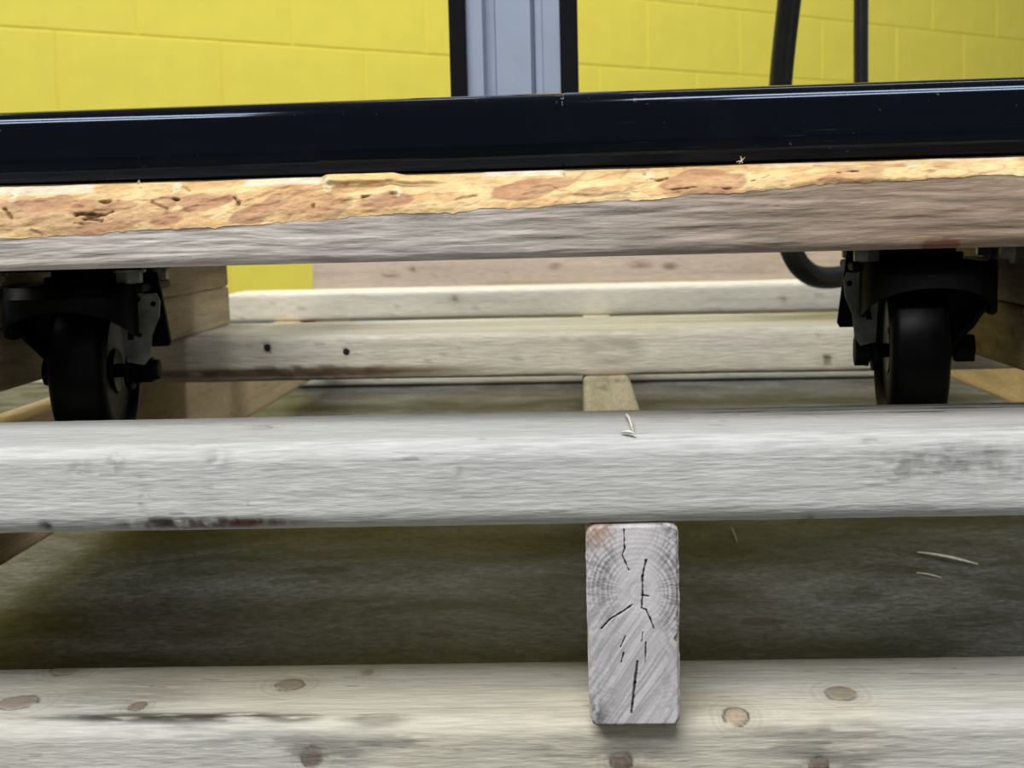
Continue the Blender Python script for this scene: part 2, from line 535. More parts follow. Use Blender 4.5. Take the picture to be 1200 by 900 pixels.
def board(name, L, W, T, base, marks=(), rad=0.004, step=0.004, vis=None, pstep=0.004, seed=1, mat=None,
          warp=0.0006, streak=0.10, tint=None, parent=None, loc=(0, 0, 0), rot=(0, 0, 0), shape=None):
    """one length of lumber, swept with eased edges; local x along, y back, z up; origin front bottom left"""
    pr = rr_profile(W, T, rad, pstep)
    vis = vis or (0, L)
    s = sarray(L, vis[0], vis[1], step, 0.02)
    n = len(pr)
    V = np.zeros((len(s), n, 3))
    V[:, :, 0] = s[:, None]
    V[:, :, 1] = pr[None, :, 0]
    V[:, :, 2] = pr[None, :, 1]
    tan = np.roll(pr, -1, 0) - np.roll(pr, 1, 0)
    nr = np.stack([np.zeros(n), tan[:, 1], -tan[:, 0]], 1)
    nr /= np.linalg.norm(nr, axis=1)[:, None]
    Nn = np.repeat(nr[None], len(s), 0).reshape(-1, 3)
    V = V.reshape(-1, 3)
    V += Nn * ((fbm(V, (7, 30, 30), seed, 3) - 0.5) * 2 * warp)[:, None]
    V += Nn * ((fbm(V, (90, 260, 260), seed + 5, 2) - 0.5) * 0.0003)[:, None]
    base = np.array(base)
    C = np.repeat(base[None], len(V), 0)
    st = fbm(V, (5, 70, 70), seed + 7, 4) - 0.5
    C *= (1 + streak * 2 * st)[:, None]
    lg = smooth(.56, .74, fbm(V, (6, 420, 420), seed + 17, 3))
    C *= (1 - .13 * lg * (streak / .07) ** .5)[:, None]
    ye = smooth(0.45, 0.75, fbm(V, (4, 14, 14), seed + 9, 3))[:, None]
    C = C * (1 - ye) + C * np.array(tint if tint is not None else (1.0, 0.97, 0.88)) * ye
    # scattered fine dark flecks
    fl = smooth(0.80, 0.88, fbm(V, (70, 600, 600), seed + 13, 2))[:, None] * 0.3
    C = C * (1 - fl)
    apply_marks(V, Nn, C, marks, seed)
    if shape:
        shape(V, Nn, C)
    faces = []
    for i in range(len(s) - 1):
        a = i * n
        b = a + n
        for k in range(n):
            k2 = (k + 1) % n
            faces.append((a + k, b + k, b + k2, a + k2))
    # shallow end caps
    V = V.tolist(); C = C.tolist()
    for end, xx in ((0, -0.0005), (len(s) - 1, L + 0.0005)):
        a = end * n
        ring0 = list(range(a, a + n))
        base_i = len(V)
        for k in range(n):
            p = V[a + k]
            V.append([xx, W / 2 + (p[1] - W / 2) * 0.975, T / 2 + (p[2] - T / 2) * 0.95]); C.append([c * 0.9 for c in C[a + k]])
        for k in range(n):
            k2 = (k + 1) % n
            f = (ring0[k], ring0[k2], base_i + k2, base_i + k)
            faces.append(f if end == 0 else f[::-1])
        f = list(range(base_i, base_i + n))
        faces.append(f if end == 0 else f[::-1])
    me = mesh_np(name, V, faces, np.array(C))
    me.set_sharp_from_angle(angle=R(50))
    return link(name, me, mat or M_WOOD, parent, loc, rot)


def loc_of(o_loc, rotz):
    Mi = (Matrix.Translation(Vector(o_loc)) @ Matrix.Rotation(rotz, 4, 'Z')).inverted()
    return lambda p: tuple(Mi @ Vector(p))


# ================================================================== SETTING
bm = bmesh.new()
bmesh.ops.create_grid(bm, x_segments=8, y_segments=8, size=6.0)
fl = link('floor', bm_mesh('floor', bm), M_CONC, loc=(0, 3.0, 0))
tag(fl, kind='structure')

# block wall, receding to the right
WD = Vector((math.sin(R(48.9)), math.cos(R(48.9)), 0)).normalized()
d0 = ray(260, 270)
WP = CAM + d0 * 3.42
WP.z = 0
WANG = math.atan2(WD.y, WD.x)
wall_org = WP - WD * 3.6
LW = 9.0
bm = bmesh.new()
bm_box(bm, (LW / 2, 0.10, 1.45), (LW, 0.19, 2.9))
wall = link('wall_back', bm_mesh('wall_back', bm), M_YELLOW, loc=wall_org, rot=(0, 0, WANG))
tag(wall, kind='structure')


def wall_s(px, py):
    """distance along the wall of a picture point"""
    d = ray(px, py)
    n = Vector((-WD.y, WD.x, 0))
    t = (wall_org - CAM).dot(n) / d.dot(n)
    return (CAM + d * t - wall_org).dot(WD), (CAM + d * t).z


BW, BH = 0.4064, 0.2032
s1, zl = wall_s(343, 45)
s2, _ = wall_s(260, 60)
_, zline = wall_s(260, 48)


def block_mesh(w_, h_):
    b_ = bmesh.new()
    bm_box(b_, (w_ / 2, 0.0058, h_ / 2), (w_ - 0.005, 0.0065, h_ - 0.005), 0.002, None, 2)
    m_ = bm_mesh('block', b_, False)
    m_.materials.append(M_YELLOW)
    return m_


full = block_mesh(BW, BH)
rows = list(range(-4, 11))
for r_ in rows:
    z0 = zline + r_ * BH
    h_ = BH
    mesh = full
    if z0 < -0.001:
        h_ = z0 + BH
        if h_ < 0.03:
            continue
        z0 = 0.0
        mesh = block_mesh(BW, h_)
    if z0 + h_ > 2.9:
        continue
    off = (s1 if r_ % 2 == 0 else s2) % BW
    x = off
    while x + BW < LW:
        o = link('block', mesh, None, wall, (x, random.uniform(-0.0004, 0.0004), z0))
        x += BW
bm = bmesh.new()
prism(bm, [(0, 0), (LW, 0), (LW, 0.078), (0, 0.078)], -0.016, -0.004)
bb = link('baseboard_back', bm_mesh('baseboard_back', bm), M_BASE, loc=wall_org, rot=(0, 0, WANG))
tag(bb, kind='structure')

# ================================================================== PALLET
T38 = 0.038
SH = 0.0865            # stringer height
Z_S0 = T38             # stringers sit on the bottom boards
Z_S1 = Z_S0 + SH
DECK_T = 0.037
Z_D = Z_S1 + DECK_T    # top of deck boards
pallet = empty('pallet', (0, 0.575, 0))
tag(pallet, 'pale pine shipping pallet of two by four lumber lying on the concrete floor', 'pallet')


def W2P(p):
    return (p[0], p[1] - 0.575, p[2])


PALE = srgb(208, 204, 194)
GREYP = srgb(206, 205, 202)
CREAM = srgb(220, 213, 196)
BROWN = srgb(150, 118, 84)
DARK = srgb(52, 46, 40)

# --- front bottom board (A)
ax0, ay = -0.47, 0.575
ang = R(0.9)
La = loc_of((ax0, ay, 0), ang)


def A_top(px, py):
    return La(PZ(px, py, T38))


def A_front(px, py):
    return La(PY(px, py, ay + (px - 683) / 1650 * ay * math.tan(ang) + 0.006))


kA = []
for px, py, rx, ry, c_, dk in ((80, 783, .0075, .011, (176, 152, 116), .5), (340, 802, .0065, .0075, (140, 112, 78), .7), (20, 823, .009, .009, (134, 110, 82), .7),
                               (161, 827, .0035, .006, (130, 98, 70), .8), (985, 812, .0065, .0085, (132, 108, 78), .7), (432, 788, .003, .005, (150, 125, 95), .35)):
    p = A_top(px, py)
    kA.append(dict(t='knot', c=p, r=(rx, ry, .006), col=srgb(*c_), dark=dk))
p = A_top(863, 838)
kA.append(dict(t='knot', c=p, r=(.0055, .010, .0045), col=srgb(190, 160, 128), dark=.85))
for px, py, rr_ in ((366, 889, .0045), (728, 897, .005), (961, 899, .004)):
    p = A_front(px, py)
    kA.append(dict(t='knot', c=p, r=(rr_, .01, rr_), col=srgb(120, 94, 78), dark=.85, a=1.0))
    kA.append(dict(t='stain', c=A_front(px + 14, py - 8), r=(.03, .01, .012), col=srgb(120, 116, 108), a=.6, ns=(60, 200, 500)))
# grime along the front arris and grey smears
for px, py, rx, ry, a_ in ((90, 840, .03, .003, .6), (150, 840, .035, .0042, .85), (210, 840, .03, .0038, .85), (275, 839, .03, .0038, .85), (340, 840, .02, .003, .7), (440, 841, .02, .004, .5), (205, 846, .03, .006, .35), (640, 846, .02, .004, .3), (700, 848, .014, .004, .6),
                           (840, 848, .012, .003, .8), (910, 850, .02, .003, .7), (1110, 850, .04, .004, .5), (1160, 842, .01, .006, .4), (200, 776, .06, .008, .35), (165, 773, .03, .005, .6), (150, 815, .05, .02, .35), (320, 775, .05, .005, .5)):
    p = A_top(px, py)
    kA.append(dict(t='stain', c=p, r=(rx, ry * 1.8, .006), col=srgb(66, 62, 54), a=a_, ns=(60, 420, 300), lo=.30, hi=.50))
for px, py, rx, rz in ((310, 868, .035, .006), (960, 870, .06, .012), (680, 880, .03, .01), (460, 872, .02, .006)):
    p = A_front(px, py)
    kA.append(dict(t='stain', c=p, r=(rx, .02, rz), col=srgb(120, 118, 112), a=.5, ns=(50, 200, 400)))
for (x1, y1, x2, y2, w_) in ((970, 787, 1165, 789, .0007), (700, 845, 960, 844, .0004), (235, 796, 262, 797, .0006), (165, 803, 210, 806, .0006), (395, 794, 425, 794, .0006), (398, 803, 430, 804, .0006),
                             (140, 821, 165, 821, .0005), (108, 821, 121, 821, .0005)):
    kA.append(dict(t='split', c=A_top(x1, y1), e=A_top(x2, y2), w=w_, a=.75))
kA.append(dict(t='split', c=A_top(1118, 782), e=A_top(1119, 783), w=.001, a=.9))
bA = board('bottom_board', 0.98, 0.086, T38, PALE, kA, rad=.0085, step=.0009, vis=(0.2, 0.76), pstep=.0011, seed=3,
           parent=pallet, loc=W2P((ax0, ay, 0)), rot=(0, 0, ang), tint=(1, .96, .84), streak=.07)
tag(bA, 'bottom board at the front with brown knots and grey grime along its edge')

# --- front deck board (B)
bx0, by = -0.47, 0.563
Lb = loc_of((bx0, by, Z_S1), ang)


def B_top(px, py):
    return Lb(PZ(px, py, Z_D))


def B_front(px, py):
    return Lb(PY(px, py, by + (px - 683) / 1650 * by * math.tan(ang) + 0.007))


kB = []
p = B_top(309, 501)
kB.append(dict(t='knot', c=p, r=(.0045, .0045, .02), col=srgb(190, 188, 180), dark=.35))
p = B_top(1188, 513)
kB.append(dict(t='knot', c=p, r=(.005, .008, .02), col=srgb(160, 120, 100), dark=.6))
for px, py, rx, rz, a_, c_ in ((240, 616, .055, .004, .8, (96, 62, 40)), (185, 616, .012, .004, .7, (70, 64, 58)), (290, 616, .018, .0035, .9, (110, 58, 36)),
                               (255, 540, .01, .012, .2, (140, 140, 140)), (950, 612, .004, .003, .9, (80, 50, 40)), (1120, 545, .06, .012, .22, (140, 140, 136)),
                               (52, 619, .004, .003, .8, (60, 50, 40))):
    kB.append(dict(t='stain', c=B_front(px, py), r=(rx, .012, rz), col=srgb(*c_), a=a_, ns=(260, 120, 90), lo=.36, hi=.55, h=-.0008))
for px, py, rx, ry, a_ in ((500, 483, .12, .02, .35), (900, 482, .08, .006, .7), (1010, 484, .09, .005, .8), (1130, 478, .05, .004, .9), (700, 516, .06, .004, .35), (820, 517, .03, .003, .3), (60, 490, .1, .01, .5),
                           (215, 497, .02, .004, .5), (640, 516, .03, .002, .5)):
    kB.append(dict(t='stain', c=B_top(px, py), r=(rx, ry, .006), col=srgb(98, 94, 88), a=a_, ns=(50, 500, 300)))  # grey marks; along the back edge they paint in the plank's shade
for (x1, y1, x2, y2) in ((840, 490, 870, 484), (905, 490, 925, 487), (945, 486, 965, 490), (800, 492, 812, 489)):
    kB.append(dict(t='split', c=B_top(x1, y1), e=B_top(x2, y2), w=.0005, a=.7))
# crumbly torn grain at the right of the face, a few dents at the left
for px, py, rx, rz in ((1050, 552, .02, .008), (1090, 546, .02, .009), (1130, 540, .022, .010), (1165, 550, .018, .008)):
    kB.append(dict(t='stain', c=B_front(px, py), r=(rx, .012, rz), col=srgb(120, 118, 112), a=.32, ns=(170, 300, 520), lo=.5, hi=.6, h=-.0009))
for px, py, rx, rz in ((95, 550, .008, .005), (135, 545, .006, .007), (252, 542, .006, .004), (535, 550, .004, .006), (172, 590, .005, .008)):
    kB.append(dict(t='stain', c=B_front(px, py), r=(rx, .012, rz), col=srgb(110, 108, 104), a=.32, ns=(260, 300, 500), lo=.52, hi=.6, h=-.0007))
kB.append(dict(t='split', c=B_front(290, 593), e=B_front(291, 594), w=.0006, a=.9))
bB = board('deck_board', 0.98, 0.089, DECK_T, GREYP, kB, rad=.0085, step=.0009, vis=(0.2, 0.76), pstep=.0011, seed=8,
           parent=pallet, loc=W2P((bx0, by, Z_S1)), rot=(0, 0, ang), tint=(1, .985, .95), streak=.06)
tag(bB, 'pale whitish front deck board with a fringe of brown bark under its edge')

# --- stringers
mid_c = (PZ(690, 618, Z_S1).x + PZ(793, 618, Z_S1).x) / 2
SE = 0.574
PAL_END = 2.30
for nm, xc, y0, colr, sd in (('left', -0.394, 0.60, srgb(196, 172, 136), 21), ('mid', mid_c, SE, srgb(206, 194, 164), 22), ('right', 0.487, 0.60, srgb(188, 164, 120), 23)):
    marks = []
    if nm == 'mid':
        Lm = loc_of((xc + .019, y0, Z_S0), math.pi / 2)
        for px, py in ((695, 470), (706, 455), (728, 446)):
            q = PZ(px, py, Z_S1)
            marks.append(dict(t='stain', c=Lm(q), r=(.03, .006, .004), col=srgb(110, 104, 84), a=.6))
    o = board('stringer', PAL_END - y0, .038, SH, colr, marks, rad=.004, step=.006, vis=(0, .6), pstep=.004, seed=sd,
              parent=pallet, loc=W2P((xc + .019, y0 + (0.0015 if nm == 'mid' else 0), Z_S0)), rot=(0, 0, math.pi / 2), streak=.16)
    if nm == 'mid':
        stringer_mid = o
        tag(o, 'centre stringer whose sawn end faces forward between the boards')

# sawn end of the centre stringer: rings, saw marks and splits carved in a fine grid
sw, sh = .0380, SH
nu, nv = 170, 380
uu, vv = np.meshgrid(np.linspace(-1, 1, nu), np.linspace(0, 1, nv))
z = vv * sh
edge = np.minimum(z, sh - z)
rad = .0045
hw = sw / 2 - np.where(edge < rad, rad - np.sqrt(np.clip(rad ** 2 - (rad - edge) ** 2, 0, None)), 0)
flat = np.stack([z.ravel() * 0, z.ravel(), z.ravel() * 0], 1)
wobL = ((fbm(flat, (1, 300, 1), 41) - .5) * .0014).reshape(z.shape)
wobR = ((fbm(flat + 3, (1, 300, 1), 42) - .5) * .0009).reshape(z.shape)
notch = .0026 * np.exp(-((z - (sh - .0485)) / .0026) ** 2)      # bite out of the right edge
chipL = .0016 * np.exp(-((z - .007) / .004) ** 2)
x = np.where(uu < 0, uu * (hw + wobL - chipL), uu * (hw + wobR - notch))
X = x.ravel(); Z = z.ravel()
P2 = np.stack([X, Z, X * 0], 1)
pc = np.array((0.0020, sh - .0285))
ww = fbm(P2, (90, 90, 1), 43, 3) - .5
dx, dz = X - pc[0], (Z - pc[1]) * .92
rr_ = np.sqrt(dx ** 2 + dz ** 2) + ww * .0022
r1 = np.stack([rr_ * 1000, rr_ * 0, rr_ * 0], 1)
ringsv = vnoise(r1 * 1.15, 61) * .6 + (.5 + .5 * np.sin(rr_ * 2 * np.pi / .0019)) * .4
ringsv = smooth(.15, .75, ringsv)
da = X * .82 - Z * .57 + ww * .0015
dv = np.stack([da * 1000, X * 40, Z * 40], 1)
diag = smooth(.2, .8, vnoise(dv * np.array((1.1, 1, 1)), 62) * .65 + vnoise(dv * np.array((2.6, 1, 1)), 63) * .35)
radial = vnoise(np.stack([np.arctan2(dz, dx) * 30, rr_ * 420, X * 0], 1), 44)
low = smooth(.056, .040, Z + X * .5)
base = srgb(214, 208, 208)
Cc = np.repeat(base[None], len(X), 0)
side_w = smooth(.004, .013, np.abs(dx))
ringamp = .14 + .34 * side_w
Cc *= (1 - (ringamp * (1 - low * .8) * (1 - ringsv)))[:, None]
Cc *= (1 - (.10 + .24 * low) * (1 - diag))[:, None]
Cc *= (1 - .36 * side_w * (1 - smooth(.3, .6, radial)) * (1 - low * .6))[:, None]
Cc *= (1 + .12 * (fbm(P2, (60, 60, 1), 45) - .5))[:, None]
pinkm = np.exp(-(((X + .015) / .006) ** 2 + ((Z - (sh - .003)) / .006) ** 2))[:, None]
Cc = Cc * (1 - .5 * pinkm) + srgb(190, 140, 100) * .5 * pinkm
dirty = np.exp(-(((X + .0165) / .004) ** 2 + ((Z - .005) / .006) ** 2)) * smooth(.35, .6, fbm(P2, (500, 500, 1), 46))
dirty = np.maximum(dirty * .9, (1 - smooth(.0, .0022, Z)) * .4)[:, None]
Cc = Cc * (1 - dirty) + srgb(60, 58, 54) * dirty
depth = ringsv * .00005 * (1 - low) + diag * .00006 + radial * .00008 * side_w


def pxE(px, py):
    q = PY(px, py, SE)
    return (q.x - mid_c, q.z - Z_S0)


for path, w_ in (([(731, 620), (732, 642), (729, 650), (737, 668)], .0004), ([(757, 656), (753, 675), (753, 697), (752, 712)], .0006), ([(752, 697), (760, 698)], .0006),
                 ([(741, 708), (730, 716), (715, 725), (705, 736)], .00055), ([(752, 712), (757, 714), (762, 725), (766, 736)], .00045),
                 ([(733, 745), (727, 758)], .0004), ([(731, 764), (728, 776)], .0004), ([(757, 752), (756, 776)], .0004), ([(753, 740), (752, 752)], .0003),
                 ([(747, 775), (744, 800), (741, 825), (740, 835)], .0009)):
    for (a_, b_) in zip(path[:-1], path[1:]):
        A_ = np.array(pxE(*a_)); B_ = np.array(pxE(*b_))
        ab = B_ - A_
        q = np.stack([X, Z], 1) - A_
        tt = np.clip(q @ ab / (ab @ ab), 0, 1)
        wv = (fbm(P2, (700, 700, 1), 47, 2) - .5) * .0006
        dd = np.linalg.norm(q - tt[:, None] * ab, axis=1) + wv
        a = 1 - smooth(w_ * .2, w_ * .85, dd)
        Cc = Cc * (1 - a[:, None] * .93) + srgb(30, 26, 22) * a[:, None] * .93
        depth = depth - a * .0009
edge2 = np.minimum(np.minimum(Z, sh - Z), (hw.ravel() - np.abs(X)))
depth = depth - .0012 * (1 - smooth(0, .0018, edge2)) ** 2
V = np.stack([X, -.0008 - depth, Z], 1)
idx = np.arange(nu * nv).reshape(nv, nu)
faces = np.stack([idx[:-1, :-1].ravel(), idx[:-1, 1:].ravel(), idx[1:, 1:].ravel(), idx[1:, :-1].ravel()], 1).tolist()
# skirt back to the board
V = V.tolist(); Cc = Cc.tolist()
loop = idx[0, :].tolist() + idx[1:, -1].tolist() + idx[-1, -2::-1].tolist() + idx[-2:0:-1, 0].tolist()
b0 = len(V)
for i_ in loop:
    V.append([V[i_][0], .0035, V[i_][2]]); Cc.append([c * .95 for c in Cc[i_]])
m_ = len(loop)
for k in range(m_):
    faces.append((loop[(k + 1) % m_], loop[k], b0 + k, b0 + (k + 1) % m_))
me = mesh_np('sawn_end', V, faces, np.array(Cc))
me.set_sharp_from_angle(angle=R(60))
so = link('sawn_end', me, M_END)
so.parent = stringer_mid
so.matrix_parent_inverse = Matrix.Identity(4)
so.matrix_local = Matrix.Rotation(-math.pi / 2, 4, 'Z') @ Matrix.Translation((-.019, -.0015, 0))
tag(so, 'grey sawn end with growth rings, diagonal saw marks and dark splits')

# --- middle deck board (C): wide board
cy = 1.13
angC = R(-1.0)
cx0 = -0.47
cyl = cy
Lc = loc_of((cx0, cyl + .012, Z_S1), angC)


def C_front(px, py):
    return Lc(PY(px, py, cyl + .005))


kC = []
for px, py, r_ in ((312, 408, .0035), (405, 413, .0022), (968, 422, .004)):
    kC.append(dict(t='knot', c=C_front(px, py), r=(r_, .01, r_), col=srgb(60, 48, 36), dark=.9, h=-.001))
kC.append(dict(t='stain', c=C_front(350, 437), r=(.22, .02, .0065), col=srgb(98, 78, 54), a=1.0, lo=.15, hi=.35))
kC.append(dict(t='stain', c=C_front(360, 436), r=(.13, .02, .008), col=srgb(84, 64, 44), a=.9, ns=(80, 200, 200)))
kC.append(dict(t='stain', c=C_front(437, 397), r=(.009, .01, .0028), col=srgb(240, 235, 220), a=.9, lo=.1, hi=.3))
kC.append(dict(t='split', c=C_front(428, 396), e=C_front(445, 396), w=.0007, a=.8))
kC.append(dict(t='stain', c=C_front(715, 410), r=(.035, .02, .02), col=srgb(150, 144, 130), a=.6, lo=.2, hi=.6))  # shadow painted into the middle of the face
p = Lc(PZ(940, 368, Z_D))
kC.append(dict(t='stain', c=p, r=(.07, .08, .01), col=srgb(176, 160, 96), a=.6, lo=.2, hi=.6, ns=(20, 30, 30)))
bC = board('deck_board', 1.02, .165, .037, CREAM, kC, rad=.0045, step=.003, vis=(0.1, 0.85), pstep=.0025, seed=31,
           parent=pallet, loc=W2P((cx0, cyl + .012, Z_S1)), rot=(0, 0, angC), streak=.10)
tag(bC, 'second deck board from the front, wide and cream, with small dark nail holes')

# --- far deck board (D)
dyy = 1.86
dx0 = PY(265, 352, dyy).x
Ld = loc_of((dx0, dyy + .012, Z_S1), R(-1.2))
kD = []
for px, py in ((532, 350), (918, 350)):
    kD.append(dict(t='knot', c=Ld(PY(px, py, dyy + .002)), r=(.0042, .02, .0038), col=srgb(70, 56, 44), dark=.9))
bD = board('deck_board', .99, .10, .038, srgb(222, 216, 200), kD, rad=.005, step=.006, pstep=.004, seed=41,
           parent=pallet, loc=W2P((dx0, dyy + .012, Z_S1)), rot=(0, 0, R(-1.2)), streak=.08)
tag(bD, 'third deck board, pale, its left end standing clear of the yellow wall')

# --- rear end board on edge (E), pinkish
ex0 = PY(367, 322, 2.25).x
kE = []
Le = loc_of((ex0, 2.25, Z_S1), 0)
for px, py, rx in ((458, 322, .02), (484, 316, .008), (650, 313, .02), (750, 312, .03), (785, 314, .018)):
    kE.append(dict(t='stain', c=Le(PY(px, py, 2.252)), r=(rx, .02, .007), col=srgb(120, 84, 62), a=.7, lo=.2, hi=.5))
bE = board('end_board', 0.95, .038, .071, srgb(208, 190, 172), kE, rad=.004, step=.006, pstep=.004, seed=51,
           parent=pallet, loc=W2P((ex0, 2.25, Z_S1)), rot=(R(0), R(-.3), 0), streak=.12)
tag(bE, 'pinkish rear board standing on edge across the back')

# --- rear bottom board
rb0 = PY(345, 445, 2.16).x
o = board('bottom_board', 0.98, .089, T38, srgb(236, 230, 216), (), rad=.005, step=.01, pstep=.006, seed=61,
          parent=pallet, loc=W2P((rb0, 2.16, .003)), rot=(0, 0, R(-.8)))
tag(o, 'rear bottom board lying on the floor')

# nails driven in the deck boards
bm = bmesh.new(); bm_cyl(bm, (0, 0, .0003), .0028, .0012, 'Y', 14, bevel=.0003)
nail_me = bm_mesh('nail_head', bm, True, 40); nail_me.materials.append(M_HOLE)
for px, py in ((312, 408), (405, 413)):
    q = PY(px, py, cyl + (px - 683) / 1650 * cyl * math.tan(angC))
    link('nail_head', nail_me, None, bC, Lc((q.x, cyl + .012 + (q.x - cx0) * math.tan(angC) + .0002, q.z)), (0, 0, 0))

# ================================================================== SUPPORT TIMBERS on the deck
beam_cols = {('L', 0): srgb(206, 186, 152), ('L', 1): srgb(198, 180, 150), ('R', 0): srgb(178, 160, 122), ('R', 1): srgb(172, 152, 116)}
BT = .036
Y_B0 = .575
for side, xin in (('L', -.327), ('R', .240)):
    yend = 1.295 if side == 'L' else 1.30
    for lv in (0, 1):
        xr = xin if side == 'L' else xin + .089
        marks = []
        L_ = yend - Y_B0 - (.012 if lv else 0)
        Lq = loc_of((xr, Y_B0, Z_D + lv * BT), math.pi / 2)
        if side == 'R' and lv == 0:
            for k in range(26):
                s_ = random.uniform(0, .3); zz = random.uniform(.004, .033)
                marks.append(dict(t='split', c=(s_, .089, zz), e=(s_ + random.uniform(.02, .06), .089, zz + random.uniform(-.001, .003)), w=.0006, a=.6, rgb=(80, 66, 44)))
        o = board('timber', L_, .089, BT - .0005, beam_cols[(side, lv)], marks, rad=.003, step=.004, pstep=.004, seed=70 + lv + (5 if side == 'R' else 0),
                  loc=(xr, Y_B0, Z_D + lv * BT), rot=(0, 0, math.pi / 2 + (R(-.2) if lv else 0)), streak=.2, tint=(1, .93, .8))
        where = 'left' if side == 'L' else 'right'
        tag(o, '%s brown pine timber of the %s stack beside the %s caster' % ('lower' if lv == 0 else 'upper', where, where), 'timber', 'pine timbers stacked under the plank')

# ================================================================== WANEY PLANK (F)
Z_F = Z_D + 2 * BT
fy = .578
fx0, FL = -.52, 1.04
# follow the slope seen: pitch of the plank about y
fa = PY(0, 319, fy); fb = PY(1200, 289, fy)
FYAW = R(-2.4)


def fyy(px):
    return fy - (px - 683) / 1650 * fy * math.tan(-FYAW)


fa = PY(0, 318, fyy(0)); fb = PY(1200, 289, fyy(1200))
froll = math.atan2(fb.z - fa.z, fb.x - fa.x)
FT = .0365
s = sarray(FL, .24, .80, .0007, .012)
ns = len(s)
wx = fx0 + s
PXT = []
for s_ in s:
    q_ = CROT.inverted() @ (Vector((fx0 + s_, fy - (fx0 + s_) * math.tan(-FYAW), .25)) - CAM)
    PXT.append(600 + FPX * q_.x / -q_.z)
PXT = np.array(PXT)


def seam_frac(x_):
    px = pxx(x_)
    return np.interp(px, [-200, 0, 200, 400, 600, 800, 1000, 1200, 1400], [.30, .39, .43, .52, .56, .65, .74, .78, .84])


def pxx(x_):
    return np.interp(x_, wx, PXT)


lin = np.stack([s, s * 0, s * 0], 1)
fr = seam_frac(wx) + (fbm(lin, (60, 1, 1), 81, 3) - .5) * .05 + (fbm(lin, (350, 1, 1), 82, 2) - .5) * .03
zf = FT * fr
dwn = .010 + .010 * fbm(lin, (20, 1, 1), 83, 3)
topz = FT - .0003 - .0016 * fbm(lin, (45, 1, 1), 84, 3) * 1.0
pxs = pxx(wx)
lip = smooth(366, 378, pxs) * (1 - smooth(455, 475, pxs))
lip2 = smooth(560, 568, pxs) * (1 - smooth(655, 664, pxs))
topz = topz + .0016 * lip + .0005 * lip2
# sawn part: bottom + back + top + front face up to the seam
nfz = 26


def build_sawn():
    W_ = .089
    pts_b = [(W_ * (1 - k / 30), 0) for k in range(0, 30)]
    V = []
    C = []
    cols = []
    prof_n = None
    allV = []
    for i in range(ns):
        row = []
        row.append((s[i], dwn[i] + .002, FT - .0002))
        for k in range(8):
            row.append((s[i], dwn[i] + .004 + (W_ - .003 - dwn[i] - .004) * k / 7, FT - .0001))
        row.append((s[i], W_, FT - .003))
        row.append((s[i], W_, .003))
        for k in range(8):
            row.append((s[i], W_ - .003 - (W_ - .003 - .004) * k / 7, 0))
        # rounded lower front arris
        for a in (-70, -45, -20):
            row.append((s[i], .004 - .004 * math.cos(R(a)), .004 + .004 * math.sin(R(a))))
        for k in range(nfz):
            t = k / (nfz - 1)
            row.append((s[i], 0, .004 + (zf[i] - .004) * t))
        allV.append(row)
    V = np.array(allV)
    n = V.shape[1]
    fs = slice(n - nfz - 3, n)
    front = V[:, fs].reshape(-1, 3)
    h = (fbm(front, (26, 1, 420), 91, 4) - .5) * .0016 + (fbm(front, (9, 1, 60), 92, 3) - .5) * .0016
    f2 = V[:, fs].copy()
    f2[..., 1] += h.reshape(f2.shape[:2])
    V[:, fs] = f2
    n_ = n
    flatV = V.reshape(-1, 3)
    t = smooth(420, 1150, pxx(fx0 + flatV[:, 0]))[:, None]
    lowz = smooth(.026, .004, flatV[:, 2])[:, None]
    base = srgb(200, 190, 180) * (1 - t * .9) + srgb(170, 144, 120) * t * .9
    base = base * (1 - .28 * lowz * t) 
    st = (fbm(flatV, (9, 1, 260), 93, 4) - .5)
    C = base * (1 + .30 * st)[:, None]
    dk = smooth(.68, .78, fbm(flatV, (22, 1, 520), 94, 3))[:, None] * .45
    C = C * (1 - dk) + srgb(96, 80, 66) * dk
    # bottom knot near the right
    q = np.array([np.interp(1105, PXT, s), 0, .0005])
    d = np.sqrt((((flatV - q) / np.array((.0085, .02, .0040))) ** 2).sum(1)) + (fbm(flatV, (300, 300, 300), 97) - .5) * .5
    a = (1 - smooth(.75, 1.05, d))[:, None]
    C = C * (1 - .9 * a) + srgb(96, 52, 36) * .9 * a
    d2 = np.exp(-(d / 2.0) ** 2)[:, None] * .4
    C = C * (1 - d2) + srgb(150, 112, 86) * d2
    faces = []
    for i in range(ns - 1):
        a_ = i * n_
        for k in range(n_ - 1):
            faces.append((a_ + k, a_ + k + 1, a_ + n_ + k + 1, a_ + n_ + k))
    faces.append(list(range(0, n_))[::-1])
    faces.append(list(range((ns - 1) * n_, ns * n_)))
    me = mesh_np('plank', flatV, faces, C)
    me.set_sharp_from_angle(angle=R(55))
    return me, V[:, -1].copy(), V[:, 0].copy()


me, seam, topedge = build_sawn()
plank = link('plank', me, M_WOOD_ROUGH, loc=(fx0, fy - fx0 * math.tan(-FYAW), fa.z - (fa.x - fx0) * math.tan(froll)), rot=(0, -froll, FYAW))
tag(plank, 'rough grey sawn plank with a waney orange edge under the black frame tube', 'plank')
PLM = Matrix.Translation(plank.location) @ Matrix.Rotation(FYAW, 4, 'Z') @ Matrix.Rotation(-froll, 4, 'Y')
PLI = PLM.inverted()
print('PLANK z left', fa.z, 'right', fb.z, 'timber top', Z_F, 'roll', math.degrees(froll))

